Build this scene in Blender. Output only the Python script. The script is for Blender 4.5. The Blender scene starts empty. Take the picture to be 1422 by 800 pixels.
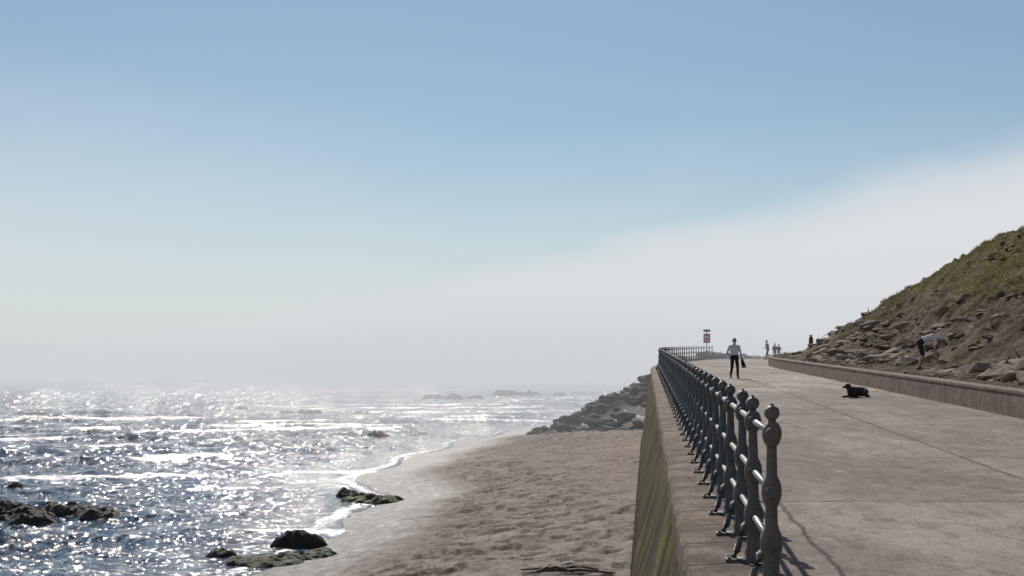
import bpy, bmesh, math, random
import numpy as np
from mathutils import Vector, Matrix, Euler
random.seed(7); rng=np.random.default_rng(7)
D=bpy.data; C=bpy.context; scn=C.scene
# ------------------------------------------------------------ noise
def _h(ix,iy,s):
    n=(ix.astype(np.int64)*374761393+iy.astype(np.int64)*668265263+s*1442695041)&0x7fffffff
    n=((n^(n>>13))*1274126177)&0x7fffffff
    n=(n^(n>>16))&0xffffff
    return n/float(0xffffff)
def vn(x,y,s=0):
    x=np.asarray(x,float);y=np.asarray(y,float)
    ix=np.floor(x);iy=np.floor(y);fx=x-ix;fy=y-iy
    fx=fx*fx*fx*(fx*(fx*6-15)+10);fy=fy*fy*fy*(fy*(fy*6-15)+10)
    a=_h(ix,iy,s);b=_h(ix+1,iy,s);c=_h(ix,iy+1,s);d=_h(ix+1,iy+1,s)
    return (a+(b-a)*fx)*(1-fy)+(c+(d-c)*fx)*fy
def fbm(x,y,o=4,s=0,g=.5):
    t=0;a=1;n=0
    for i in range(o):
        t=t+a*(vn(x*2**i+17.3*i,y*2**i-9.1*i,s+i)*2-1);n+=a;a*=g
    return t/n
def sm(a,b,x):
    t=np.clip((x-a)/(b-a),0,1);return t*t*(3-2*t)
# ------------------------------------------------------------ layout (metres; sea level z=0; camera at x=y=0)
AX=.0942
def bend(Y): return .0026*np.maximum(0,np.asarray(Y,float)-85)**2
def zp(Y):
    Y=np.asarray(Y,float); return 3.35+.0243*np.minimum(Y,132)+.0*Y
def PX(Y,lat): return AX*np.asarray(Y,float)+lat+bend(Y)
SY=[-40,10,25,35.5,43.3,52.5,58.8,64,70,76,85,106,141,170,230,500]
SX=[-14,-9.5,-7.2,-5.7,-5.1,-4.5,-4.2,-5.6,-6.5,-6.3,-5.4,-3.3,2.8,10,32,160]
def shoreX(Y): return np.interp(Y,SY,SX)+.35*np.sin(Y*.33)+.5*fbm(np.asarray(Y)*.09,np.asarray(Y)*0,2,5)
def beachz(X,Y):
    xs=shoreX(Y); xw=np.maximum(PX(Y,-.3),xs+2)
    t=(X-xs)/(xw-xs)
    z=np.where(t>0,1.0*np.clip(t,0,3)**.9,-.085*(xs-X))
    z=np.where(t>1,1.0+ .0*(X),z)
    z=z+ .05*fbm(X*.25,Y*.12,3,31)*np.clip(t*3,0,1)
    return np.maximum(z,-6)
# ------------------------------------------------------------ material helpers
class M:
    def __init__(s,name):
        s.m=D.materials.new(name); s.m.use_nodes=True; s.t=s.m.node_tree; s.n=s.t.nodes; s.l=s.t.links
        s.b=s.n['Principled BSDF']; s.out=s.n['Material Output']
    def N(s,t,**k):
        n=s.n.new(t)
        for a,v in k.items(): setattr(n,a,v)
        return n
    def L(s,a,b): s.l.new(a,b)
    def co(s,scale=(1,1,1)):
        g=s.N('ShaderNodeNewGeometry'); mp=s.N('ShaderNodeMapping'); mp.inputs['Scale'].default_value=scale
        s.L(g.outputs['Position'],mp.inputs['Vector']); return mp.outputs[0]
    def noise(s,scale,det=5,rough=.6,vec=None,dist=0):
        n=s.N('ShaderNodeTexNoise'); n.inputs['Scale'].default_value=scale; n.inputs['Detail'].default_value=det
        n.inputs['Roughness'].default_value=rough; n.inputs['Distortion'].default_value=dist
        s.L(vec if vec is not None else s.co(),n.inputs['Vector']); return n.outputs['Fac']
    def ramp(s,f,stops):
        r=s.N('ShaderNodeValToRGB'); e=r.color_ramp.elements
        while len(e)<len(stops): e.new(.5)
        for i,(p,c) in enumerate(stops):
            e[i].position=p; e[i].color=(c,c,c,1) if isinstance(c,(int,float)) else (*c,1)
        s.L(f,r.inputs[0]); return r.outputs[0]
    def mix(s,f,a,b,mode='MIX'):
        n=s.N('ShaderNodeMix',data_type='RGBA',blend_type=mode)
        for v,i in ((f,0),(a,6),(b,7)):
            if hasattr(v,'is_linked') : s.L(v,n.inputs[i])
            else: n.inputs[i].default_value=v if i==0 else (*v,1)
        return n.outputs[2]
    def math(s,op,a,b=0,c=0):
        n=s.N('ShaderNodeMath',operation=op)
        for v,i in ((a,0),(b,1),(c,2)):
            if hasattr(v,'is_linked'): s.L(v,n.inputs[i])
            else: n.inputs[i].default_value=v
        return n.outputs[0]
    def vmath(s,op,a,b=(0,0,0)):
        n=s.N('ShaderNodeVectorMath',operation=op)
        for v,i in ((a,0),(b,1)):
            if hasattr(v,'is_linked'): s.L(v,n.inputs[i])
            else: n.inputs[i].default_value=v
        return n.outputs[0]
    def bump(s,h,st,dist,prev=None):
        b=s.N('ShaderNodeBump'); b.inputs['Strength'].default_value=st; b.inputs['Distance'].default_value=dist
        s.L(h,b.inputs['Height'])
        if prev is not None: s.L(prev,b.inputs['Normal'])
        return b.outputs[0]
    def fin(s,col=None,rough=None,norm=None,spec=None):
        for v,k in ((col,'Base Color'),(rough,'Roughness'),(norm,'Normal'),(spec,'Specular IOR Level')):
            if v is None: continue
            if hasattr(v,'is_linked'): s.L(v,s.b.inputs[k])
            else: s.b.inputs[k].default_value=(*v,1) if isinstance(v,tuple) else v
        return s.m
def simple(name,col,rough=.8,var=.25,scale=8,bs=.2,bd=.01):
    m=M(name); n=m.noise(scale)
    c=m.ramp(n,[(.3,tuple(x*(1-var) for x in col)),(.7,tuple(x*(1+var) for x in col))])
    return m.fin(c,rough,m.bump(m.noise(scale*4),bs,bd))
def link(o): C.collection.objects.link(o); return o
def mobj(name,verts,faces,mats=(),smooth=False,mi=None,parent=None):
    me=D.meshes.new(name); me.from_pydata([tuple(v) for v in verts],[],[tuple(f) for f in faces])
    for m in mats: me.materials.append(m)
    if mi is not None: me.polygons.foreach_set('material_index',mi)
    if smooth: me.polygons.foreach_set('use_smooth',[True]*len(me.polygons))
    me.update(); o=link(D.objects.new(name,me))
    if parent: o.parent=parent
    return o
def grid(name,X,Y,Z,mat,smooth=True,attr=None,attrname='foam'):
    r,c=X.shape
    V=np.stack([X,Y,Z],-1).reshape(-1,3).astype(np.float32)
    i=np.arange(r*c).reshape(r,c)
    F=np.stack([i[:-1,:-1],i[:-1,1:],i[1:,1:],i[1:,:-1]],-1).reshape(-1,4)
    me=D.meshes.new(name); me.vertices.add(len(V)); me.vertices.foreach_set('co',V.ravel())
    me.loops.add(F.size); me.loops.foreach_set('vertex_index',F.ravel().astype(np.int32))
    me.polygons.add(len(F)); me.polygons.foreach_set('loop_start',np.arange(0,F.size,4,dtype=np.int32))
    me.polygons.foreach_set('loop_total',np.full(len(F),4,dtype=np.int32))
    me.update(calc_edges=True); me.validate()
    me.polygons.foreach_set('use_smooth',[smooth]*len(me.polygons))
    if attr is not None:
        a=me.attributes.new(attrname,'FLOAT','POINT'); a.data.foreach_set('value',attr.ravel().astype(np.float32))
    me.materials.append(mat); return link(D.objects.new(name,me))
# ------------------------------------------------------------ camera
cam=D.cameras.new('camera'); co=link(D.objects.new('camera',cam)); co.location=(0,0,5); co.rotation_euler=(math.radians(90),0,0)
cam.lens=50; cam.sensor_width=36; cam.shift_y=.0858; cam.clip_end=20000; cam.clip_start=.1; scn.camera=co
scn.view_settings.view_transform='Standard'; scn.view_settings.look='None'; scn.view_settings.exposure=0
# ------------------------------------------------------------ light + sky
EL=math.radians(38); AZ=math.radians(-8)   # sun ahead, slightly left
sd=Vector((math.sin(AZ)*math.cos(EL),math.cos(AZ)*math.cos(EL),math.sin(EL)))
su=D.lights.new('sun','SUN'); su.energy=4.4; su.angle=math.radians(.6); su.color=(1,.93,.85)
so=link(D.objects.new('sun',su)); so.rotation_euler=sd.to_track_quat('Z','Y').to_euler(); so.location=(0,0,60)
FOG=(.745,.76,.785)
w=D.worlds.new('World'); scn.world=w; w.use_nodes=True
nt=w.node_tree; nt.nodes.clear()
class WM(M):
    def __init__(s,t): s.t=t;s.n=t.nodes;s.l=t.links
W=WM(nt)
sky=W.N('ShaderNodeTexSky',sky_type='NISHITA'); sky.sun_disc=False; sky.sun_elevation=EL; sky.sun_rotation=AZ
sky.air_density=1.0; sky.dust_density=.2; sky.ozone_density=2.0
tc=W.N('ShaderNodeTexCoord'); sp=W.N('ShaderNodeSeparateXYZ'); W.L(tc.outputs['Generated'],sp.inputs[0])
mp=W.N('ShaderNodeMapping'); mp.inputs['Scale'].default_value=(1,1,2.2); W.L(tc.outputs['Generated'],mp.inputs[0])
nz=W.noise(3.5,3,.5,mp.outputs[0]); nzf=W.noise(11,5,.6,mp.outputs[0])
n1=W.math('MULTIPLY',W.math('SUBTRACT',nz,.5),.05)
n1=W.math('ADD',n1,W.math('MULTIPLY',W.math('SUBTRACT',nzf,.5),.026))
edge=W.math('ADD',W.math('MULTIPLY',sp.outputs[0],.16),.090)
edge=W.math('MINIMUM',W.math('MAXIMUM',edge,.02),.15)
dlt=W.math('SUBTRACT',W.math('ADD',sp.outputs[2],n1),edge)
mr=W.N('ShaderNodeMapRange',interpolation_type='SMOOTHSTEP'); W.L(dlt,mr.inputs[0])
W.L(W.math('ADD',W.math('MULTIPLY',W.math('MINIMUM',W.math('MAXIMUM',sp.outputs[0],0),.4),.09),.014),mr.inputs[1])
mr.inputs[2].default_value=-.034; mr.inputs[3].default_value=0; mr.inputs[4].default_value=1
mr2=W.N('ShaderNodeMapRange',interpolation_type='SMOOTHSTEP')
lft=W.math('MULTIPLY',W.math('MAXIMUM',W.math('MULTIPLY',sp.outputs[0],-1),0),.16)
W.L(W.math('SUBTRACT',W.math('ADD',sp.outputs[2],W.math('MULTIPLY',n1,1.5)),lft),mr2.inputs[0])
mr2.inputs[1].default_value=.20; mr2.inputs[2].default_value=-.01; mr2.inputs[3].default_value=.13; mr2.inputs[4].default_value=.62
mask=W.math('MAXIMUM',W.math('MULTIPLY',mr.outputs[0],.97),mr2.outputs[0])
skc=W.mix(1.0,sky.outputs[0],(.054,.064,.066),'MULTIPLY')
col=W.mix(mask,skc,FOG)
bg=W.N('ShaderNodeBackground'); W.L(col,bg.inputs[0]); bg.inputs[1].default_value=1.0
wo=W.N('ShaderNodeOutputWorld'); W.L(bg.outputs[0],wo.inputs[0])
# sea fret: homogeneous fog layer lying on the sea, plus a softer bank of spray over the rock pile
def fogmat(name,DEN,c):
    fm=D.materials.new(name); fm.use_nodes=True; t=fm.node_tree; t.nodes.clear()
    o_=t.nodes.new('ShaderNodeOutputMaterial'); ab=t.nodes.new('ShaderNodeVolumeAbsorption'); em=t.nodes.new('ShaderNodeEmission'); ad=t.nodes.new('ShaderNodeAddShader')
    ab.inputs[0].default_value=(0,0,0,1); ab.inputs[1].default_value=DEN
    em.inputs[0].default_value=(*c,1); em.inputs[1].default_value=DEN  # emission stands in for daylight scattered inside the fog
    t.links.new(ab.outputs[0],ad.inputs[0]); t.links.new(em.outputs[0],ad.inputs[1]); t.links.new(ad.outputs[0],o_.inputs['Volume']); return fm
x0,x1,y0,y1,z0,z1=-5000,5000,112,5900,-8,24
mobj('sea_fog_bank',[(x0,y0,z0),(x1,y0,z0),(x1,y1,z0),(x0,y1,z0),(x0,y0,z1),(x1,y0,z1),(x1,y1,z1),(x0,y1,z1)],
 [(0,3,2,1),(4,5,6,7),(0,1,5,4),(1,2,6,5),(2,3,7,6),(3,0,4,7)],[fogmat('sea_fog',.0021,(.63,.655,.685))])
bm=bmesh.new(); bmesh.ops.create_uvsphere(bm,u_segments=48,v_segments=24,radius=1); me=D.meshes.new('spray_haze'); bm.to_mesh(me); bm.free()
me.materials.append(fogmat('spray_haze',.0055,(.60,.61,.625))); o=link(D.objects.new('spray_haze',me)); o.location=(4,140,1); o.scale=(42,46,10)
# ------------------------------------------------------------ materials
m=M('sea_water'); at=m.N('ShaderNodeAttribute',attribute_name='foam'); atc=m.N('ShaderNodeAttribute',attribute_name='chop')
c1=m.co((1,1.3,1))
na=m.noise(1.1,2,.5,c1,.5); nb=m.noise(3.8,2,.5,c1,.5)
nrm=m.bump(na,1,.24); nrm=m.bump(nb,1,.09,nrm)
def facets(scale,amp):
    wv=m.N('ShaderNodeVectorMath',operation='ADD'); nn=m.N('ShaderNodeTexNoise'); nn.inputs['Scale'].default_value=scale*.5
    m.L(m.co(),nn.inputs['Vector']); m.L(m.co((scale,scale*.28,0)),wv.inputs[0])
    m.L(m.vmath('MULTIPLY',nn.outputs['Color'],(1.6,1.6,0)),wv.inputs[1])
    v=m.N('ShaderNodeTexVoronoi',voronoi_dimensions='2D'); v.inputs['Scale'].default_value=1; m.L(wv.outputs[0],v.inputs['Vector'])
    return m.vmath('MULTIPLY',m.vmath('SUBTRACT',v.outputs['Color'],(.5,.5,.5)),(amp,amp,0))
f1=facets(7,.72); f2=facets(2.6,.68)
g=m.N('ShaderNodeNewGeometry'); s3=m.N('ShaderNodeSeparateXYZ'); m.L(g.outputs['Position'],s3.inputs[0])
df=m.N('ShaderNodeMapRange'); m.L(s3.outputs[1],df.inputs[0]); df.inputs[1].default_value=50; df.inputs[2].default_value=110
fx=m.mix(df.outputs[0],f1,f2)
sc_=m.N('ShaderNodeVectorMath',operation='SCALE'); m.L(fx,sc_.inputs[0]); m.L(atc.outputs['Fac'],sc_.inputs['Scale'])
nrm=m.vmath('NORMALIZE',m.vmath('ADD',nrm,sc_.outputs[0]))
fn=m.noise(2.6,7,.75,m.co((1,1.8,1)),.6)
ff=m.math('ADD',at.outputs['Fac'],m.math('MULTIPLY',m.math('SUBTRACT',fn,.5),1.9))
fr=m.ramp(ff,[(.55,0),(.80,1)])
fr=m.math('MULTIPLY',fr,.85)
m.L(m.mix(fr,(.02,.045,.075),(.56,.58,.61)),m.b.inputs['Base Color'])
m.L(m.math('ADD',m.math('MULTIPLY',fr,.5),.065),m.b.inputs['Roughness']); m.b.inputs['IOR'].default_value=1.33
MW=m.fin(norm=nrm)
# sand
m=M('beach_sand'); g=m.N('ShaderNodeNewGeometry'); s3=m.N('ShaderNodeSeparateXYZ'); m.L(g.outputs['Position'],s3.inputs[0])
zz=m.math('ADD',s3.outputs[2],m.math('MULTIPLY',m.math('SUBTRACT',m.noise(.6,4),.5),.25))
wet=m.ramp(zz,[(.10,1),(.36,0)])
base=m.ramp(m.noise(.4,7,.7),[(.32,(.25,.20,.165)),(.66,(.43,.36,.305))])
sp1=m.ramp(m.noise(1.5,5,.75,m.co((1,.5,1)),1.0),[(.50,0),(.60,1)])
sp2=m.ramp(m.noise(.28,3,.6),[(.40,0.2),(.56,1)])
base=m.mix(m.math('MULTIPLY',m.math('MULTIPLY',sp1,sp2),.85),base,(.10,.07,.053))
gr=m.noise(22,4,.75); base=m.mix(m.ramp(gr,[(.42,.0),(.68,.6)]),base,(.12,.092,.074))
colr=m.mix(m.math('MULTIPLY',wet,.8),base,(.10,.088,.082))
rg=m.math('SUBTRACT',.95,m.math('MULTIPLY',wet,.5))
nr=m.bump(m.noise(2.6,6,.72,m.co((1,.6,1)),.8),1,.24); nr=m.bump(gr,.8,.02,nr)
MS=m.fin(colr,rg,nr,.25)
def axis_lat(m):
    g=m.N('ShaderNodeNewGeometry'); s3=m.N('ShaderNodeSeparateXYZ'); m.L(g.outputs['Position'],s3.inputs[0])
    lat=m.math('SUBTRACT',s3.outputs[0],m.math('MULTIPLY',s3.outputs[1],AX))
    return lat,s3.outputs[1],s3.outputs[2]
m=M('promenade_concrete'); lat,yy,_=axis_lat(m)
wob=m.math('MULTIPLY',m.math('SUBTRACT',m.noise(.9,4,.6),.5),.16)
def line(v,c,wd,wb=1.0):
    d=m.math('ABSOLUTE',m.math('SUBTRACT',m.math('ADD',v,m.math('MULTIPLY',wob,wb)),c))
    return m.math('SUBTRACT',1,m.math('MINIMUM',m.math('DIVIDE',d,wd),1))
l1=line(lat,4.5,.03,.6); l2=line(lat,1.38,.03,1.6)
md=m.math('MODULO',m.math('ADD',m.math('ADD',yy,m.math('MULTIPLY',wob,1.0)),5.0),5.6)
l3=m.math('SUBTRACT',1,m.math('MINIMUM',m.math('DIVIDE',m.math('ABSOLUTE',m.math('SUBTRACT',md,2.8)),.06),1))
l3=m.math('MULTIPLY',l3,m.ramp(m.noise(.8,4,.7),[(.4,.25),(.6,.85)]))
jn=m.math('MAXIMUM',m.math('MAXIMUM',m.math('MULTIPLY',l1,.85),m.math('MULTIPLY',l2,.8)),l3)
c=m.ramp(m.noise(.35,5,.65),[(.3,(.25,.212,.183)),(.7,(.38,.325,.282))])
cell=m.math('FLOOR',m.math('DIVIDE',m.math('ADD',yy,2.2),5.6)); cl2=m.math('FLOOR',m.math('DIVIDE',m.math('SUBTRACT',lat,4.5),20))
wn=m.N('ShaderNodeTexWhiteNoise',noise_dimensions='2D'); cx=m.N('ShaderNodeCombineXYZ'); m.L(cell,cx.inputs[0]); m.L(cl2,cx.inputs[1]); m.L(cx.outputs[0],wn.inputs[0])
c=m.mix(.35,c,m.ramp(wn.outputs[0],[(0,(.18,.155,.133)),(1,(.42,.37,.32))]))
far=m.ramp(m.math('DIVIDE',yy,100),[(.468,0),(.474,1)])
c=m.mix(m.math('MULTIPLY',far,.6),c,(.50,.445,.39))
st=m.ramp(m.noise(.45,9,.82,m.co((1,.3,1)),.5),[(.43,0),(.56,.65)]); c=m.mix(st,c,(.155,.125,.104))
st2=m.ramp(m.noise(2.6,8,.82,m.co((1,.4,1)),.3),[(.49,0),(.60,.65)]); c=m.mix(st2,c,(.125,.1,.084))
lt=m.ramp(m.noise(4,7,.8,m.co((1,.5,1))),[(.53,0),(.66,.5)]); c=m.mix(lt,c,(.50,.44,.385))
sp_=m.ramp(m.noise(24,4,.8),[(.52,0),(.66,.7)]); c=m.mix(sp_,c,(.11,.09,.077))
c=m.mix(m.math('MULTIPLY',jn,.9),c,(.045,.038,.033))
h=m.noise(26,5,.8); nr=m.bump(h,.9,.018); nr=m.bump(m.math('SUBTRACT',m.noise(2.5,7,.75),jn),.9,.04,nr)
MC=m.fin(c,.9,nr,.2)
m=M('coping_stone'); lat,yy,_=axis_lat(m)
md=m.math('MODULO',m.math('ADD',yy,m.math('MULTIPLY',m.noise(3,3),.05)),1.1)
jn=m.ramp(m.math('ABSOLUTE',m.math('SUBTRACT',md,.5)),[(.0,1),(.03,0)])
c=m.ramp(m.noise(1.7,9,.78),[(.36,(.08,.055,.038)),(.5,(.19,.135,.097)),(.62,(.36,.275,.205))])
c=m.mix(m.math('MULTIPLY',jn,.6),c,(.04,.032,.027))
c=m.mix(m.ramp(m.noise(14,6,.8),[(.5,0),(.6,.75)]),c,(.065,.046,.036))
MCo=m.fin(c,.85,m.bump(m.math('SUBTRACT',m.noise(5,9,.8),jn),1,.09),.3)
# sea wall: weathered concrete with streaky algae
m=M('algae_wall'); lat,yy,zz=axis_lat(m)
v=m.N('ShaderNodeCombineXYZ'); m.L(yy,v.inputs[1]); m.L(m.math('MULTIPLY',zz,.5),v.inputs[2])
s1=m.noise(.6,9,.82,v.outputs[0],.8); s2=m.noise(.45,8,.78,m.co((1,1,1.3)),.6); s3_=m.noise(1.3,6,.75,v.outputs[0])
c=m.ramp(s1,[(.40,(.02,.018,.008)),(.45,(.13,.115,.028)),(.50,(.27,.25,.035)),(.54,(.09,.072,.026)),(.59,(.26,.21,.07)),(.66,(.05,.04,.02))])
c=m.mix(m.ramp(s2,[(.47,0),(.54,.85)]),c,(.095,.068,.042))
c=m.mix(m.ramp(s3_,[(.50,0),(.56,.85)]),c,(.03,.025,.014))
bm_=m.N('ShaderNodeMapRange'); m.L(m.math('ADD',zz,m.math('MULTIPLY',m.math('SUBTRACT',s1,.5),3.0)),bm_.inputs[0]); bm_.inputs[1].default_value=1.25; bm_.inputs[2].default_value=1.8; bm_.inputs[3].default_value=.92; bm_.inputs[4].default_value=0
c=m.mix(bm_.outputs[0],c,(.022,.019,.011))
MWa=m.fin(c,.85,m.bump(s2,1,.35,m.bump(s1,1,.3)),.2)
m=M('kerb_concrete'); lat,yy,zz=axis_lat(m)
md=m.math('MODULO',yy,3.1); jn=m.ramp(m.math('ABSOLUTE',m.math('SUBTRACT',md,1.5)),[(.0,1),(.03,0)])
c=m.ramp(m.noise(1.6,7,.7,m.co((1,1,2.5))),[(.3,(.11,.078,.06)),(.7,(.25,.19,.15))])
c=m.mix(m.ramp(m.noise(4,7,.8,m.co((1,1,.3))),[(.46,0),(.62,.65)]),c,(.055,.042,.034))
c=m.mix(m.math('MULTIPLY',jn,.7),c,(.04,.032,.027))
MK=m.fin(c,.85,m.bump(m.math('SUBTRACT',m.noise(10,6,.75),jn),1,.04),.3)
m=M('hillside_grass'); ah=m.N('ShaderNodeAttribute',attribute_name='grass')
gcol=m.ramp(m.noise(.7,8,.75),[(.34,(.055,.048,.02)),(.5,(.16,.13,.05)),(.66,(.28,.215,.105))])
scol=m.ramp(m.noise(.7,9,.84),[(.40,(.035,.024,.017)),(.5,(.15,.107,.076)),(.60,(.34,.26,.19))])
gf=m.math('ADD',ah.outputs['Fac'],m.math('MULTIPLY',m.math('SUBTRACT',m.noise(.4,7,.7),.5),2.0))
c=m.mix(m.ramp(gf,[(.42,0),(.6,1)]),scol,gcol)
MH=m.fin(c,.95,m.bump(m.noise(1.4,9,.82),1,.6),.1)
def rockmat(name,a,b,dk,sc=1.2):
    m=M(name); c=m.ramp(m.noise(sc,7,.7),[(.3,a),(.7,b)])
    oi=m.N('ShaderNodeAttribute',attribute_name='tone')
    c=m.mix(m.math('MULTIPLY',oi.outputs['Fac'],.6),c,dk)
    return m.fin(c,.85,m.bump(m.noise(sc*4,7,.7),1,.09),.3)
MR=rockmat('armour_rock',(.08,.074,.067),(.19,.172,.155),(.045,.04,.036))
MRh=rockmat('sandstone_rock',(.12,.084,.06),(.38,.285,.21),(.07,.049,.035),1.6)
m=M('weedy_rock'); c=m.ramp(m.noise(2.5,7,.7),[(.3,(.014,.013,.011)),(.7,(.06,.05,.038))])
g=m.N('ShaderNodeNewGeometry'); s3=m.N('ShaderNodeSeparateXYZ'); m.L(g.outputs['Normal'],s3.inputs[0])
at=m.N('ShaderNodeAttribute',attribute_name='tone')
mo=m.math('MULTIPLY',m.math('MULTIPLY',m.ramp(s3.outputs[2],[(.5,0),(.8,1)]),m.ramp(m.noise(3,5,.7),[(.35,0),(.55,1)])),at.outputs['Fac'])
c=m.mix(mo,c,(.13,.14,.025)); MRw=m.fin(c,.7,m.bump(m.noise(5,7,.75),1,.14),.3)
m=M('railing_paint'); n=m.noise(9,6,.7)
c=m.ramp(n,[(.35,(.04,.052,.06)),(.55,(.075,.09,.098)),(.66,(.13,.09,.062))])
g=m.N('ShaderNodeNewGeometry'); s3=m.N('ShaderNodeSeparateXYZ'); m.L(g.outputs['Position'],s3.inputs[0])
nf=m.ramp(m.math('DIVIDE',s3.outputs[1],20),[(.45,.7),(.62,0)])
c=m.mix(nf,c,(.17,.14,.11))
c=m.mix(m.ramp(m.noise(30,6,.8),[(.52,0),(.62,.7)]),c,(.05,.032,.022))
MP=m.fin(c,.48,m.bump(m.noise(45,6,.75),1,.012),.5)
MPl=simple('rail_pipe_paint',(.24,.24,.23),.4,.3,12,.2,.004)
# ------------------------------------------------------------ sea
rows=np.concatenate([np.geomspace(17,420,700),np.geomspace(424,6000,110)])
cols=np.concatenate([np.linspace(-1.6,-.42,70,endpoint=False),np.linspace(-.42,.12,620),np.linspace(.123,.9,60)])
Yg,U=np.meshgrid(rows,cols,indexing='ij'); Xg=U*(Yg+4)
dep=-beachz(Xg,Yg); sh=shoreX(Yg); dist=sh-Xg
damp=np.clip(dep/.9,.06,1); fard=1-sm(300,1300,Yg)
wx=Xg+7*fbm(Xg*.03,Yg*.03,3,11); wy=Yg+7*fbm(Xg*.028+9,Yg*.03,3,12)
ph=(wy*.955-wx*.20)
p1=ph/10.5; cr=(.5+.5*np.cos(2*np.pi*p1))**3
env=sm(.30,.7,vn(Xg*.035+3,Yg*.09,21)); env2=vn(Xg*.05,Yg*.05,27)
p2=(wy*.9+wx*.42)/4.3; cr2=(.5+.5*np.cos(2*np.pi*p2))**1.6
z=.42*cr*(.25+.75*env)+.12*cr2*env2+.18*fbm(Xg*.5,Yg*.8,3,40)+.07*fbm(Xg*1.7,Yg*2.2,2,47)
z=z*damp*fard-.08
front=(.5+.5*np.cos(2*np.pi*(p1+.05)))**6
zone=1-sm(45,120,dist); zone=np.maximum(zone,.45*(1-sm(200,450,Yg)))
foam=.98*front*sm(.36,.68,vn(Xg*.045+3,Yg*.11,61)*.55+vn(Xg*.16,Yg*.3,62)*.45)*zone
foam=np.maximum(foam,.45*sm(.62,.85,vn(Xg*.10,Yg*.22,63))*zone*(1-sm(10,45,dist)))
edge_=np.exp(-((dep-.13)/.045)**2); foam=np.maximum(foam,.66*edge_)
foam=np.clip(foam,0,1)*(1-sm(350,800,Yg))
sea=grid('sea',Xg,Yg,z,MW,attr=foam)
chop=np.clip(dep/.5,.25,1)*(1-.75*sm(250,700,Yg))*(.55+.6*vn(Xg*.06,Yg*.14,66))
a=sea.data.attributes.new('chop','FLOAT','POINT'); a.data.foreach_set('value',chop.ravel().astype(np.float32))
# ------------------------------------------------------------ beach
r2=np.concatenate([np.linspace(-30,14,12),np.geomspace(15,170,600),np.geomspace(175,400,12)]); tt=np.concatenate([np.linspace(-60,-6,14),np.linspace(-5.5,22,380),np.array([30,60,200])])
Yb,Tb=np.meshgrid(r2,tt,indexing='ij'); Xb=shoreX(Yb)+Tb
Zb=beachz(Xb,Yb)
foot=sm(.56,.70,vn(Xb*2.6,Yb*1.9,80))*sm(.35,.6,vn(Xb*.22,Yb*.10,81)+.25*sm(.62,.75,vn(Xb*.5,Yb*.06,82)))
dim=sm(.15,.45,Zb)*(-.12*foot+.09*fbm(Xb*.9,Yb*.7,5,83,.65))
Zb=Zb+dim
grid('beach',Xb,Yb,Zb,MS)
gx=np.array([[PX(-60,6),3000],[PX(0,6),3000],[PX(60,6),3000],[PX(110,6),3000],[40,3000]],float); gy=np.array([[-3000,-3000],[0,0],[60,60],[110,110],[135,135]],float)
grid('ground',gx,gy,np.full(gx.shape,.95),MH,attr=np.full(gx.shape,1.),attrname='grass')
# ------------------------------------------------------------ promenade, coping, sea wall, kerb wall (swept along the shore)
YS=np.concatenate([np.linspace(-12,84,193),np.linspace(85,165,120)])
def sweep(name,prof,mat,smooth=False,jit=0):
    X=[];Y=[];Z=[]
    for y in YS:
        j=jit*float(fbm(np.array(y*1.7),np.array(3.),3,150))
        X.append([float(PX(y,p[0]+(j if p[0]<.5 else 0))) for p in prof]); Y.append([y]*len(prof))
        Z.append([p[2] if len(p)==3 else float(zp(y))+p[1] for p in prof])
    return grid(name,np.array(X),np.array(Y),np.array(Z),mat,smooth)
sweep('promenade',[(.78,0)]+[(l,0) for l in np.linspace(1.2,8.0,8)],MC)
sweep('coping',[(.34,-.30),(.28,-.28),(.28,-.03),(.31,.012),(.74,.03),(.79,.028),(.79,-.1)],MCo,jit=.03)
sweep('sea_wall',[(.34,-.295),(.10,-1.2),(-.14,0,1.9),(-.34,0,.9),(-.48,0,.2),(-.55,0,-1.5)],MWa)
sweep('kerb_wall',[(8.0,-.12),(8.0,.5),(7.98,.52),(7.98,.58),(8.01,.60),(8.30,.605),(8.34,.58),(8.34,-.1)],MK)
# ------------------------------------------------------------ hill
hy=np.concatenate([np.linspace(-20,20,30),np.linspace(20.5,135,440),np.linspace(136,220,30)]); hl=np.concatenate([np.linspace(8.3,34,280),np.linspace(34.5,80,40)])
Yh,Lh=np.meshgrid(hy,hl,indexing='ij')
def hillz(Y,L):
    b=10.2+.9*fbm(np.asarray(Y)*.07,np.asarray(Y)*0+4,2,90)
    d=L-b
    up=.60*np.log1p(np.exp(np.clip(d*1.2,-20,60)))/1.2
    up=np.where(up>12,12+(up-12)*.25,up)
    up=up-np.maximum(0,Y-103)*.33
    cl=.9*fbm(Y*.12,L*.25,4,91)+.75*np.abs(fbm(Y*.35,L*.6,6,95,.62))
    ter=zp(Y)+.5+np.clip(L-8.3,0,2)*.05
    k=sm(8.6,13,L)
    r=up+cl*k+.16*fbm(Y*1.2,L*1.2,3,99)*sm(8.5,9.5,L)
    return ter+np.where(up>0,r,np.maximum(up,-7))*1.0
Zh=hillz(Yh,Lh); Xh=PX(Yh,Lh)
gatt=sm(1.5,6.5,Zh-zp(Yh))*.7+.08
grid('hillside',Xh,Yh,Zh,MH,attr=gatt,attrname='grass')
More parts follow.
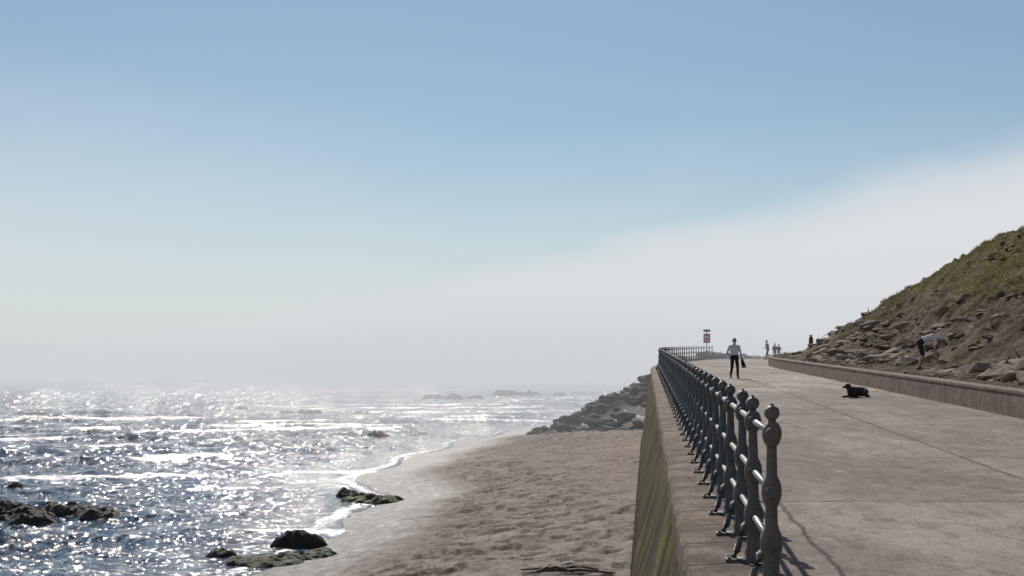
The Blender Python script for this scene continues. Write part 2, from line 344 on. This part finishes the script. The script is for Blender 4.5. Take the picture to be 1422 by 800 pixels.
# ------------------------------------------------------------ rocks
def hull_rock(rx,ry,rz,n=22,sq=.35,sub=1):
    bm=bmesh.new()
    for i in range(n):
        v=Vector((random.gauss(0,1),random.gauss(0,1),random.gauss(0,1))).normalized()
        mx=max(abs(v.x),abs(v.y),abs(v.z)); v=v*(1-sq)+v/mx*sq
        v*=random.uniform(.85,1.1); bm.verts.new((v.x*rx,v.y*ry,v.z*rz))
    bmesh.ops.convex_hull(bm,input=bm.verts)
    for v in [v for v in bm.verts if not v.link_faces]: bm.verts.remove(v)
    bmesh.ops.bevel(bm,geom=list(bm.edges),offset=min(rx,ry,rz)*.10,segments=1,affect='EDGES')
    bmesh.ops.triangulate(bm,faces=[f for f in bm.faces if len(f.verts)>4])
    if sub:
        bmesh.ops.subdivide_edges(bm,edges=list(bm.edges),cuts=1,use_grid_fill=True)
        for v in bm.verts:
            v.co+=v.co.normalized()*random.uniform(-.035,.035)*min(rx,ry,rz)
    bm.verts.index_update()
    V=np.array([v.co[:] for v in bm.verts]); F=[[x.index for x in f.verts] for f in bm.faces]; bm.free(); return V,F
LIB=[hull_rock(1,random.uniform(.7,1),random.uniform(.5,.8)) for _ in range(14)]
def rocks(name,items,mat):
    V=[];F=[];T=[];o=0
    for (x,y,z,s,fl,tone) in items:
        v,f=random.choice(LIB); R=np.array(Euler((random.uniform(-.5,.5),random.uniform(-.5,.5),random.uniform(0,6.3))).to_matrix())
        sc=np.array([s*random.uniform(.8,1.25),s*random.uniform(.8,1.2),s*fl]); vv=(v@R.T)*sc+np.array([x,y,z])
        V.append(vv); F+= [[i+o for i in q] for q in f]; T.append(np.full(len(v),tone)); o+=len(v)
    ob=mobj(name,np.concatenate(V),F,[mat]); a=ob.data.attributes.new('tone','FLOAT','POINT'); a.data.foreach_set('value',np.concatenate(T).astype(np.float32)); return ob
it=[]
for i in range(1500):
    y=random.uniform(109,178); d=random.uniform(-.2,12.3)
    k=min(1,max(0,(y-108)/10)); top=float(zp(y))+.05+ (.5 if y>134 else 0)
    h=top-.48*d-(1-k)*4.6
    ex=float(PX(y,.1))
    if h<.2: h=random.uniform(.0,.4)
    if (1-k)*4+.46*d>6.6: continue
    it.append((ex-d,y,h-.25,random.choice([.3,.38,.48,.62,.85])*random.uniform(.85,1.1),.75,random.random()))
for i in range(170):
    y=random.uniform(134,150); x=float(PX(y,.3))+random.uniform(-1.5,.4)
    it.append((x,y,float(zp(y))+random.uniform(-.3,.45),random.uniform(.35,.7),.8,random.random()))
for i in range(90):
    x=random.uniform(16,33); y=146+random.uniform(-2,4)
    it.append((x,y,float(zp(y))+random.uniform(-.5,.25),random.uniform(.35,.8),.8,random.random()))
rocks('rock_armour',it,MR)
it=[]
for i in range(2600):
    y=20+115*random.random()**1.1; l=8.7+abs(random.gauss(0,3.0))
    if fbm(y*.11,l*.35,3,120)<-.05: continue
    s=random.choice([.06,.08,.1,.14,.2,.3,.55])*random.uniform(.8,1.3)
    if l<9.1: s=min(s,.2)
    it.append((float(PX(y,l)),y,float(hillz(np.array(y),np.array(l)))-s*.05,s,.6,random.random()))
for i in range(1100):
    y=35+75*random.random(); l=11+random.random()*14
    if fbm(y*.2,l*.3,2,130)<.10: continue
    s=random.uniform(.08,.42); it.append((float(PX(y,l)),y,float(hillz(np.array(y),np.array(l)))-s*.1,s,.6,random.random()))
rocks('hillside_rocks',it,MRh)
def seastack(x,y,w,h,dpt,tone):
    sd_=random.randint(0,9999); N_=40
    gx,gy=np.meshgrid(np.linspace(-1,1,N_),np.linspace(-1,1,N_))
    rr=np.sqrt(gx**2+gy**2); ang=np.arctan2(gy,gx)
    R=.72+.28*fbm(np.cos(ang)*1.3+5,np.sin(ang)*1.3+5,3,sd_)
    q=np.clip(1-(rr/R)**4,-1,1)
    X=gx*w*.62; Y=gy*dpt*.62
    cr_=np.abs(fbm(X*1.6,Y*1.6,4,sd_+7,.6)); k_=3.5/max(.8,w)
    lump=fbm(X*k_,Y*k_,4,sd_+3,.6)
    Z=h*(q*(.75+.6*lump-.5*cr_))-.06+.10*h*fbm(X*5,Y*5,3,sd_+9)
    Z=np.where(q<0,-.5,Z)
    grid('sea_rock',X+x,Y+y,Z,MRw,False,attr=np.full(X.shape,tone),attrname='tone')
for (x,y,w,h,d,tn) in [(-6.3,42.3,2.2,.56,1.4,.15),(-5.6,57,2.8,.5,2.6,1.),(-6.9,60,1.2,.36,1.2,.3),(-6.7,38.4,2.8,.34,1.7,.5),(-5.3,39.2,2.2,.32,1.5,.4),
  (-8.1,39.9,1.0,.28,.9,.2),(-17.6,50.2,3.2,.6,2.4,.3),(-15.9,51.3,3.0,.6,2.2,.2),(-14.9,50.6,2.2,.42,1.8,.2),(-18.8,52.5,2.2,.6,2,.2),(-22,63,1.2,.45,1.2,.2),(-16.3,48.4,1.8,.4,1.4,.2),
  (-26,184,4.0,.8,3,.2),(-19,178,4.0,.8,3,.2),(-30,190,2.4,.6,2,.2),(-16.5,300,6,1.2,7,.1),(-12,296,5,1.4,7,.1),(-8,305,4.5,1.2,6,.1),(-1,345,9,1.7,7,.1),(4.5,350,6,1.5,6,.1),(11,340,4,1.2,6,.1),
  (-11,118,2.4,.55,2,.2),(-36,122,2.4,.5,2,.2),(-24,95,1.6,.4,1.3,.2),(-5,160,2.4,.6,2,.1),(-40,210,3,.7,2,.1)]:
    seastack(x,y,w,h,d,tn)
# ------------------------------------------------------------ railing
def lathe(prof,n=20):
    V=[];F=[]
    for r,z in prof:
        for k in range(n): a=2*math.pi*k/n; V.append((r*math.cos(a),r*math.sin(a),z))
    for i in range(len(prof)-1):
        for k in range(n): F.append((i*n+k,i*n+(k+1)%n,(i+1)*n+(k+1)%n,(i+1)*n+k))
    return V,F
H1,H2,H3=1.03,.66,.33
prof=[(.10,.0),(.10,.018),(.078,.03),(.074,.07),(.058,.10),(.052,.2),(.058,.25),(.07,.285),(.073,H3),(.07,.375),(.05,.42),(.042,.45),(.038,.56),(.05,.585),(.062,.62),(.066,H2),(.062,.70),(.05,.735),(.037,.76),
 (.033,.90),(.032,.95),(.046,.965),(.06,1.0),(.064,H1),(.06,1.06),(.044,1.095),(.026,1.105),(.026,1.118)]
for k in range(0,11):
    a=-math.pi/2*.75+math.pi*.875*k/10; prof.append((max(.0005,.05*math.cos(a)),1.162+.05*math.sin(a)))
prof+=[(.012,1.212),(.010,1.222),(.0005,1.225)]
V,F=lathe(prof)
def addv(V,F,v,f):
    o=len(V); V+=list(v); F+=[tuple(i+o for i in q) for q in f]
def box(cx,cy,cz,sx,sy,sz):
    v=[(cx+a*sx/2,cy+b*sy/2,cz+c*sz/2) for a in(-1,1) for b in(-1,1) for c in(-1,1)]
    return v,[(0,1,3,2),(4,6,7,5),(0,4,5,1),(2,3,7,6),(0,2,6,4),(1,5,7,3)]
def tube(pts,r,n=10,caps=True):
    V=[];F=[]; P=[Vector(p) for p in pts]
    rr=r if isinstance(r,(list,tuple)) else [r]*len(P)
    for i,p in enumerate(P):
        t=(P[min(i+1,len(P)-1)]-P[max(i-1,0)]).normalized(); u=t.cross(Vector((0,0,1)) if abs(t.z)<.9 else Vector((1,0,0))).normalized(); w_=t.cross(u)
        for k in range(n): a=2*math.pi*k/n; V.append(tuple(p+u*rr[i]*math.cos(a)+w_*rr[i]*math.sin(a)))
    for i in range(len(P)-1):
        for k in range(n): F.append((i*n+k,(i+1)*n+k,(i+1)*n+(k+1)%n,i*n+(k+1)%n))
    if caps: F.append(tuple(range(n))); F.append(tuple(reversed(range((len(P)-1)*n,len(P)*n))))
    return V,F
addv(V,F,*box(-.06,0,.006,.30,.16,.026))
for hh,rb in((H1,.045),(H2,.045),(H3,.05)):
    addv(V,F,*tube([(0,-.082,hh-.002),(0,-.074,hh),(0,.074,hh),(0,.082,hh+.002)],[.034,rb,rb,.034],14))
addv(V,F,*tube([(-.03,0,.30),(-.075,0,.25),(-.105,0,.16),(-.125,0,.07),(-.15,0,.02)],[.02,.026,.026,.026,.032],8))
for bx,by in((-.185,.05),(-.185,-.05),(.075,.06),(.075,-.06)): addv(V,F,*tube([(bx,by,.01),(bx,by,.035)],.014,6))
pm=D.meshes.new('railing_post'); pm.from_pydata(V,[],F); pm.materials.append(MP); pm.polygons.foreach_set('use_smooth',[len(p.vertices)==4 and p.area<.004 for p in pm.polygons]); pm.update()
rail=link(D.objects.new('seafront_railing',None))
ys=[]; y=9.1
while y<130:
    ys.append(y); sl=AX+.0052*max(0,y-85); y+=1.42/math.sqrt(1+sl*sl)
posts=[]
for i,y in enumerate(ys):
    o=link(D.objects.new('post_%d'%(i+1),pm)); o.parent=rail
    sl=AX+.0052*max(0,y-85)
    o.location=(float(PX(y,.80)),y,float(zp(y))+.03); o.rotation_euler=(0,0,-math.atan(sl)); posts.append(Vector(o.location))
    o.rotation_euler.x=random.uniform(-.008,.008); o.rotation_euler.y=random.uniform(-.012,.012)
for nm,hh in(('top_rail',H1),('middle_rail',H2),('bottom_rail',H3)):
    v,f=tube([p+Vector((0,0,hh)) for p in posts],.023,12); ob=mobj(nm,v,f,[MPl],True,parent=rail)
# ------------------------------------------------------------ figures: round-cone limbs fused into one skin
_b=bmesh.new(); bmesh.ops.create_icosphere(_b,subdivisions=2,radius=1); ICO=[v.co.copy() for v in _b.verts]; _b.free()
def cone(a,b,ra,rb):
    a=Vector(a);b=Vector(b); bm=bmesh.new()
    for v in ICO: bm.verts.new(a+v*ra)
    if (a-b).length>1e-5:
        for v in ICO: bm.verts.new(b+v*rb)
    bmesh.ops.convex_hull(bm,input=list(bm.verts))
    for v in [v for v in bm.verts if not v.link_faces]: bm.verts.remove(v)
    bm.verts.index_update(); V=[v.co[:] for v in bm.verts]; F=[[v.index for v in f.verts] for f in bm.faces]; bm.free(); return V,F
def figure(name,bones,mats,loc,rotz,voxel,smooth=4,scale=1):
    me=D.meshes.new(name+'_src'); V=[];F=[]
    for b in bones: addv(V,F,*cone(b[0],b[1],b[2],b[3]))
    me.from_pydata(V,[],F); o=link(D.objects.new(name,me))
    r=o.modifiers.new('r','REMESH'); r.mode='VOXEL'; r.voxel_size=voxel; r.use_smooth_shade=True
    s=o.modifiers.new('s','SMOOTH'); s.factor=.5; s.iterations=smooth
    C.view_layer.update()
    dg=C.evaluated_depsgraph_get(); nm=D.meshes.new_from_object(o.evaluated_get(dg)); nm.name=name
    o.modifiers.clear(); o.data=nm; D.meshes.remove(me)
    n=len(nm.polygons); cc=np.zeros(n*3); nm.polygons.foreach_get('center',cc); cc=cc.reshape(-1,3)
    best=np.full(n,1e9); lab=np.zeros(n,int); nm.materials.clear(); names=[]
    for b in bones:
        if b[4] not in names: names.append(b[4]); nm.materials.append(mats[b[4]])
        A=np.array(b[0]);B=np.array(b[1]); ab=B-A; L=max(1e-9,ab@ab); t=np.clip(((cc-A)@ab)/L,0,1)
        d=np.linalg.norm(cc-(A+t[:,None]*ab),axis=1)-(b[2]+(b[3]-b[2])*t)
        k=d<best; best[k]=d[k]; lab[k]=names.index(b[4])
    nm.polygons.foreach_set('material_index',lab.astype(np.int32)); nm.polygons.foreach_set('use_smooth',[True]*n); nm.update()
    o.location=loc; o.rotation_euler=(0,0,rotz); o.scale=(scale,)*3; print(name,n); return o
def cloth(name,c,s=14): 
    m=M(name); f=m.noise(s,4,.6,None,1.5); cc=m.ramp(f,[(.35,tuple(x*.7 for x in c)),(.65,c)]); return m.fin(cc,.85,m.bump(f,.6,.02),.2)
skin=simple('skin',(.42,.26,.19),.55,.1,20,.1,.002)
PM=dict(skin=skin,hair=cloth('grey_hair',(.22,.17,.12),60),shirt=cloth('white_shirt',(.68,.69,.71)),trousers=cloth('dark_trousers',(.022,.025,.032)),
 shoe=simple('shoe_leather',(.02,.018,.016),.5),jacket=cloth('dark_jacket',(.018,.02,.026)),eye=simple('eye_dark',(.01,.01,.01),.2))
def lerp(a,b,t): return tuple(a[i]+(b[i]-a[i])*t for i in range(3))
def head(c,fwd,up,hairc='hair'):
    f=Vector(fwd).normalized(); u=Vector(up).normalized(); u=(u-f*u.dot(f)).normalized(); s=f.cross(u)
    P=lambda a,b,d: tuple(Vector(c)+s*a+f*b+u*d)
    B=[(P(0,-.015,.03),P(0,.0,.02),.082,.084,'skin'),(P(0,.03,-.055),P(0,.045,-.07),.048,.036,'skin'),(P(0,.02,-.03),P(0,.03,-.01),.066,.066,'skin'),
       (P(0,.093,.012),P(0,.108,-.022),.009,.014,'skin'),(P(-.078,.0,-.015),P(-.082,-.006,.012),.013,.017,'skin'),(P(.078,.0,-.015),P(.082,-.006,.012),.013,.017,'skin'),
       (P(-.022,.086,-.052),P(.022,.086,-.052),.008,.008,'skin'),
       (P(-.03,.083,.006),P(-.03,.084,.006),.0125,.0125,'eye'),(P(.03,.083,.006),P(.03,.084,.006),.0125,.0125,'eye'),
       (P(0,-.02,.045),P(0,.025,.065),.09,.07,hairc),(P(-.03,-.04,.0),P(.03,-.04,.0),.07,.07,hairc),(P(0,-.055,-.035),P(0,-.05,-.05),.052,.04,hairc)]
    return B
def hand(w,d,side,palm,curl=.5,lab='skin'):
    w=Vector(w); d=Vector(d).normalized(); s=Vector(side); s=(s-d*s.dot(d)).normalized(); p=Vector(palm); p=(p-d*p.dot(d)-s*p.dot(s)).normalized()
    B=[(tuple(w),tuple(w+d*.03),.025,.024,lab)]
    for k in(-.026,-.009,.009,.026):
        B.append((tuple(w+d*.02+s*k*.6),tuple(w+d*.085+s*k),.014,.012,lab))
    for k,l in((.03,.072),(.0105,.082),(-.0095,.076),(-.029,.060)):
        a=w+d*.088+s*k*1.05; c1=curl*.7; c2=curl*1.6
        b=a+(d*math.cos(c1)+p*math.sin(c1))*l*.5; e=b+(d*math.cos(c2)+p*math.sin(c2))*l*.5
        B+= [(tuple(a),tuple(b),.0095,.0085,lab),(tuple(b),tuple(e),.0085,.007,lab)]
    a=w+d*.025+s*.022; b=a+(d*.7+s*.7+p*.2)*.038; e=b+(d*.95+s*.1+p*.35)*.032
    B+=[(tuple(a),tuple(b),.014,.011,lab),(tuple(b),tuple(e),.0105,.008,lab)]
    return B
def leg(h,k,a,toe,lt='trousers',ls='shoe',calf=None):
    calf=calf or lt
    B=[(h,lerp(h,k,.35),.092,.085,lt),(lerp(h,k,.35),k,.085,.065,lt),(k,lerp(k,a,.35),.062,.062,calf),(lerp(k,a,.35),lerp(k,a,.9),.06,.052,calf),(lerp(k,a,.8),a,.05,.042,calf)]
    ft=Vector(toe)-Vector(a); hz=(a[0]-ft.x*.25,a[1]-ft.y*.25,a[2]-.04)
    B+=[(hz,lerp(hz,toe,.5),.036,.038,ls),(lerp(hz,toe,.45),toe,.04,.028,ls),(a,lerp(a,toe,.4),.038,.035,ls)]
    return B
def arm(s,e,w,lu='shirt',lf='skin',cut=.6):
    c=lerp(s,e,cut)
    return [(s,c,.06,.056,lu),(c,e,.046,.039,lf if cut<1 else lu),(e,lerp(e,w,.35),.038,.037,lf),(lerp(e,w,.35),w,.037,.024,lf)]
def torso(pel,wst,che,nek,rx,top='shirt',bot='trousers'):
    r=Vector(rx); P=lambda c,k:tuple(Vector(c)+r*k)
    return [(P(pel,-.07),P(pel,.07),.11,.11,bot),(P(lerp(pel,wst,.5),-.06),P(lerp(pel,wst,.5),.06),.11,.11,bot),(P(wst,-.06),P(wst,.06),.113,.113,top),
       (P(lerp(wst,che,.5),-.075),P(lerp(wst,che,.5),.075),.115,.115,top),(P(che,-.095),P(che,.095),.12,.12,top),
       (P(lerp(che,nek,.55),-.12),P(lerp(che,nek,.55),.12),.082,.082,top),(P(lerp(che,nek,.75),-.16),P(nek,-.03),.06,.055,top),(P(lerp(che,nek,.75),.16),P(nek,.03),.06,.055,top)]
def gz(y): return float(zp(y))
B=torso((0,0,.93),(0,0,1.07),(0,-.01,1.27),(0,.01,1.44),(1,0,0))
B+=[((0,.01,1.44),(0,-.01,1.56),.052,.05,'skin')]+head((0,-.02,1.63),(0,-1,.05),(0,0,1))
B+=leg((.09,0,.90),(.10,-.16,.50),(.10,-.20,.09),(.12,-.40,.04))
B+=leg((-.09,0,.90),(-.10,.02,.49),(-.10,.27,.15),(-.12,.12,.035))
B+=arm((.19,.01,1.40),(.28,.05,1.13),(.31,-.06,.90))+hand((.31,-.06,.89),(.1,-.2,-1),(-.2,-1,0),(-1,0,0),.5)
B+=arm((-.19,.01,1.40),(-.30,.06,1.14),(-.23,-.09,.94))+hand((-.23,-.09,.93),(.1,-.3,-1),(0,-1,0),(1,0,0),.6)
B+=[((.31,-.08,.84),(.36,-.07,.66),.05,.085,'jacket'),((.33,-.05,.82),(.40,-.02,.58),.04,.07,'jacket'),((.36,-.07,.66),(.35,-.10,.48),.08,.035,'jacket'),((.40,-.03,.62),(.47,-.02,.50),.065,.035,'jacket')]
figure('walking_man',B,PM,(9.79,62.6,gz(62.6)),math.radians(4),.008,smooth=3,scale=1.02)
PM2=dict(PM); PM2['shirt']=cloth('navy_coat',(.03,.045,.075)); PM2['trousers']=cloth('denim',(.03,.035,.05))
def walker(name,x,y,rz,scale,pm,lean=0):
    B=torso((0,0,.93),(0,-lean*.3,1.07),(0,-lean*.8,1.27),(0,-lean,1.43),(1,0,0))
    B+=[((0,-lean,1.43),(0,-lean*1.2-.02,1.55),.052,.05,'skin')]+head((0,-lean*1.3-.03,1.62),(0,-1,-.2),(0,0,1))
    B+=leg((.09,0,.90),(.10,-.20,.52),(.10,-.22,.09),(.12,-.42,.04))
    B+=leg((-.09,0,.90),(-.10,.05,.49),(-.10,.32,.18),(-.12,.20,.045))
    for s in(1,-1):
        e=(.25*s,-lean+.05-.1*s,1.13); wv=(.2*s,-lean-.2-.1*s,1.02)
        B+=arm((.19*s,-lean,1.39),e,wv,cut=1.0,lf='shirt')+hand(wv,(-.2*s,-1,.1),(0,0,1),(-s,0,0),.7)
    return figure(name,B,pm,(x,y,gz(y)),rz,.011,smooth=3,scale=scale)
walker('pedestrian',22.75,126.5,math.radians(-70),1.0,PM2,.08)
PM3=dict(PM); PM3['shirt']=cloth('blue_coat',(.05,.09,.15)); PM3['trousers']=PM['trousers']
walker('pedestrian',23.55,127.5,math.radians(160),.84,PM3,.05)
walker('pedestrian',24.0,128.0,math.radians(20),.80,PM2,.02)
PM4=dict(PM); PM4['shirt']=cloth('pale_shirt',(.74,.68,.68)); PM4['trousers']=cloth('dark_shorts',(.035,.035,.045))
vy=48.0; vl=9.45; vz=float(hillz(np.array(vy),np.array(vl)))
pel=(-.02,0,.90); che=(.36,0,1.06); nek=(.52,0,1.02)
B=torso(pel,(.12,0,.99),che,nek,(0,1,0))
B+=[(nek,(.60,0,.95),.052,.05,'skin')]+head((.66,0,.89),(.6,0,-.8),(.8,0,.6))
B+=leg((0,.09,.88),(.10,.11,.49),(-.02,.12,.09),(.18,.13,.04),calf='skin')
B+=leg((-.02,-.09,.88),(.07,-.11,.49),(-.06,-.13,.09),(.13,-.14,.04),calf='skin')
B+=arm((.45,.18,1.0),(.47,.20,.70),(.52,.12,.45))+hand((.52,.12,.44),(.1,0,-1),(1,-.2,0),(0,-1,0),.7)
B+=arm((.45,-.18,1.0),(.44,-.20,.70),(.50,-.10,.46))+hand((.50,-.10,.45),(.1,0,-1),(1,.2,0),(0,1,0),.7)
figure('bending_man',B,PM4,(float(PX(vy,vl))-.2,vy,vz-.02),math.radians(-12),.009,smooth=3,scale=1.05)
fur=M('black_fur'); fnz=fur.noise(30,5,.7,fur.co((1,1,1)),1); mf=fur.fin(fur.ramp(fnz,[(.3,(.008,.008,.009)),(.7,(.022,.021,.022))]),.55,fur.bump(fnz,.8,.015),.4)
K='fur'
B=[((-.26,0,.18),(0,0,.19),.15,.15,K),((0,0,.19),(.24,0,.20),.15,.155,K),((.24,0,.20),(.34,0,.25),.145,.11,K),((.34,0,.25),(.42,-.02,.33),.10,.08,K),
 ((.43,-.03,.36),(.45,-.04,.365),.085,.08,K),((.48,-.05,.35),(.58,-.07,.32),.05,.037,K),((.57,-.07,.325),(.595,-.075,.325),.024,.02,K),
 ((.42,.04,.41),(.43,.075,.33),.025,.03,K),((.41,-.11,.40),(.43,-.135,.32),.025,.03,K),
 ((.28,.10,.17),(.22,.12,.06),.06,.045,K),((.22,.12,.05),(.46,.12,.035),.042,.03,K),((.46,.12,.032),(.52,.12,.03),.034,.026,K),
 ((.28,-.10,.17),(.22,-.13,.06),.06,.045,K),((.22,-.13,.05),(.48,-.14,.035),.042,.03,K),((.48,-.14,.032),(.54,-.14,.03),.034,.026,K),
 ((-.26,-.08,.17),(-.08,-.17,.14),.12,.08,K),((-.08,-.17,.12),(-.26,-.18,.05),.05,.035,K),((-.26,-.18,.04),(-.10,-.20,.032),.032,.03,K),
 ((-.26,.08,.17),(-.10,.16,.12),.12,.08,K),((-.10,.16,.10),(-.24,.19,.04),.045,.033,K),
 ((-.36,0,.15),(-.48,.05,.05),.045,.03,K),((-.48,.05,.045),(-.64,-.02,.03),.03,.016,K)]
figure('dog',B,{K:mf},(10.15,41.8,gz(41.8)-.005),math.radians(218),.009,smooth=3,scale=.95)
# ------------------------------------------------------------ signs
grey=simple('galvanised_pole',(.12,.12,.12),.5,.2); red=simple('red_sign',(.35,.05,.045),.5,.15); white=simple('white_sign',(.6,.6,.6),.5,.1); dk=simple('dark_sign',(.05,.05,.055),.5,.1)
def sign(x,y):
    z=float(zp(y)); p=link(D.objects.new('warning_sign',None)); p.location=(x,y,z)
    mobj('pole',*tube([(0,0,-.3),(0,0,2.75)],.04,12),[grey],parent=p)
    mobj('top_panel',*box(0,-.06,2.62,.62,.03,.22),[dk],parent=p)
    mobj('red_panel',*box(0,-.06,1.92,.62,.03,.85),[red],parent=p)
    mobj('white_band',*box(0,-.08,2.02,.46,.012,.2),[white],parent=p)
    mobj('white_text',*box(0,-.08,1.70,.46,.012,.08),[white],parent=p)
sign(17.8,130)
p=link(D.objects.new('lifebuoy_post',None)); p.location=(22.9,109,6.5)
mobj('pole',*tube([(0,0,-.4),(0,0,1.5)],.05,12),[grey],parent=p)
v,f=tube([(0,-.05,.85),(0,-.06,.95),(0,-.06,1.4),(0,-.05,1.55)],[.09,.17,.16,.07],16); mobj('housing',v,f,[simple('dark_red_paint',(.12,.025,.02),.5,.2)],True,parent=p)
mobj('cap',*box(0,-.02,1.6,.22,.2,.06),[dk],parent=p)
V=[];F=[]
for i in range(14):
    a=random.uniform(-.45,.45); L=random.uniform(.25,.7); cxx=random.uniform(-.4,.4); cy=random.uniform(-.4,.4)
    addv(V,F,*tube([(cxx-L*math.cos(a),cy-L*math.sin(a),.03),(cxx,cy+.03,.07+.08*random.random()),(cxx+L*math.cos(a),cy+L*math.sin(a),.04)],[.014,.038,.014],7))
d=mobj('driftwood',V,F,[simple('wet_wood',(.07,.055,.045),.7)],True); d.location=(1.05,29.6,.93)
# ------------------------------------------------------------ grass tufts
V=[];F=[]; n=0
Rr=np.random.default_rng(3); ty=22+95*Rr.random(42000)**.9; tl=9+18*Rr.random(42000); hz=hillz(ty,tl); ga=sm(1.2,5.5,hz-zp(ty)); px=PX(ty,tl)
keep=(Rr.random(42000)<ga*.9+.05)&(fbm(ty*.35,tl*.35,3,140)>-.02)
for x,y,z in zip(px[keep],ty[keep],hz[keep]):
    for k in range(3):
        a=random.uniform(0,6.28); h=random.uniform(.07,.2); wd=.022; lx=random.uniform(-.08,.08); ly=random.uniform(-.08,.08)
        ox=x+random.uniform(-.1,.1); oy=y+random.uniform(-.1,.1)
        V+=[(ox-math.cos(a)*wd,oy-math.sin(a)*wd,z-.04),(ox+math.cos(a)*wd,oy+math.sin(a)*wd,z-.04),(ox+lx,oy+ly,z+h)]; F.append((n,n+1,n+2)); n+=3
m=M('grass_blades'); MG=m.fin(m.ramp(m.noise(.9,7,.75),[(.36,(.08,.07,.023)),(.5,(.18,.15,.052)),(.66,(.32,.245,.115))]),.8,None,.2)
tr=m.N('ShaderNodeBsdfTranslucent'); tr.inputs[0].default_value=(.20,.17,.06,1); mx=m.N('ShaderNodeMixShader'); mx.inputs[0].default_value=.35
m.L(m.b.outputs[0],mx.inputs[1]); m.L(tr.outputs[0],mx.inputs[2]); m.L(mx.outputs[0],m.out.inputs[0])
mobj('grass',V,F,[MG])
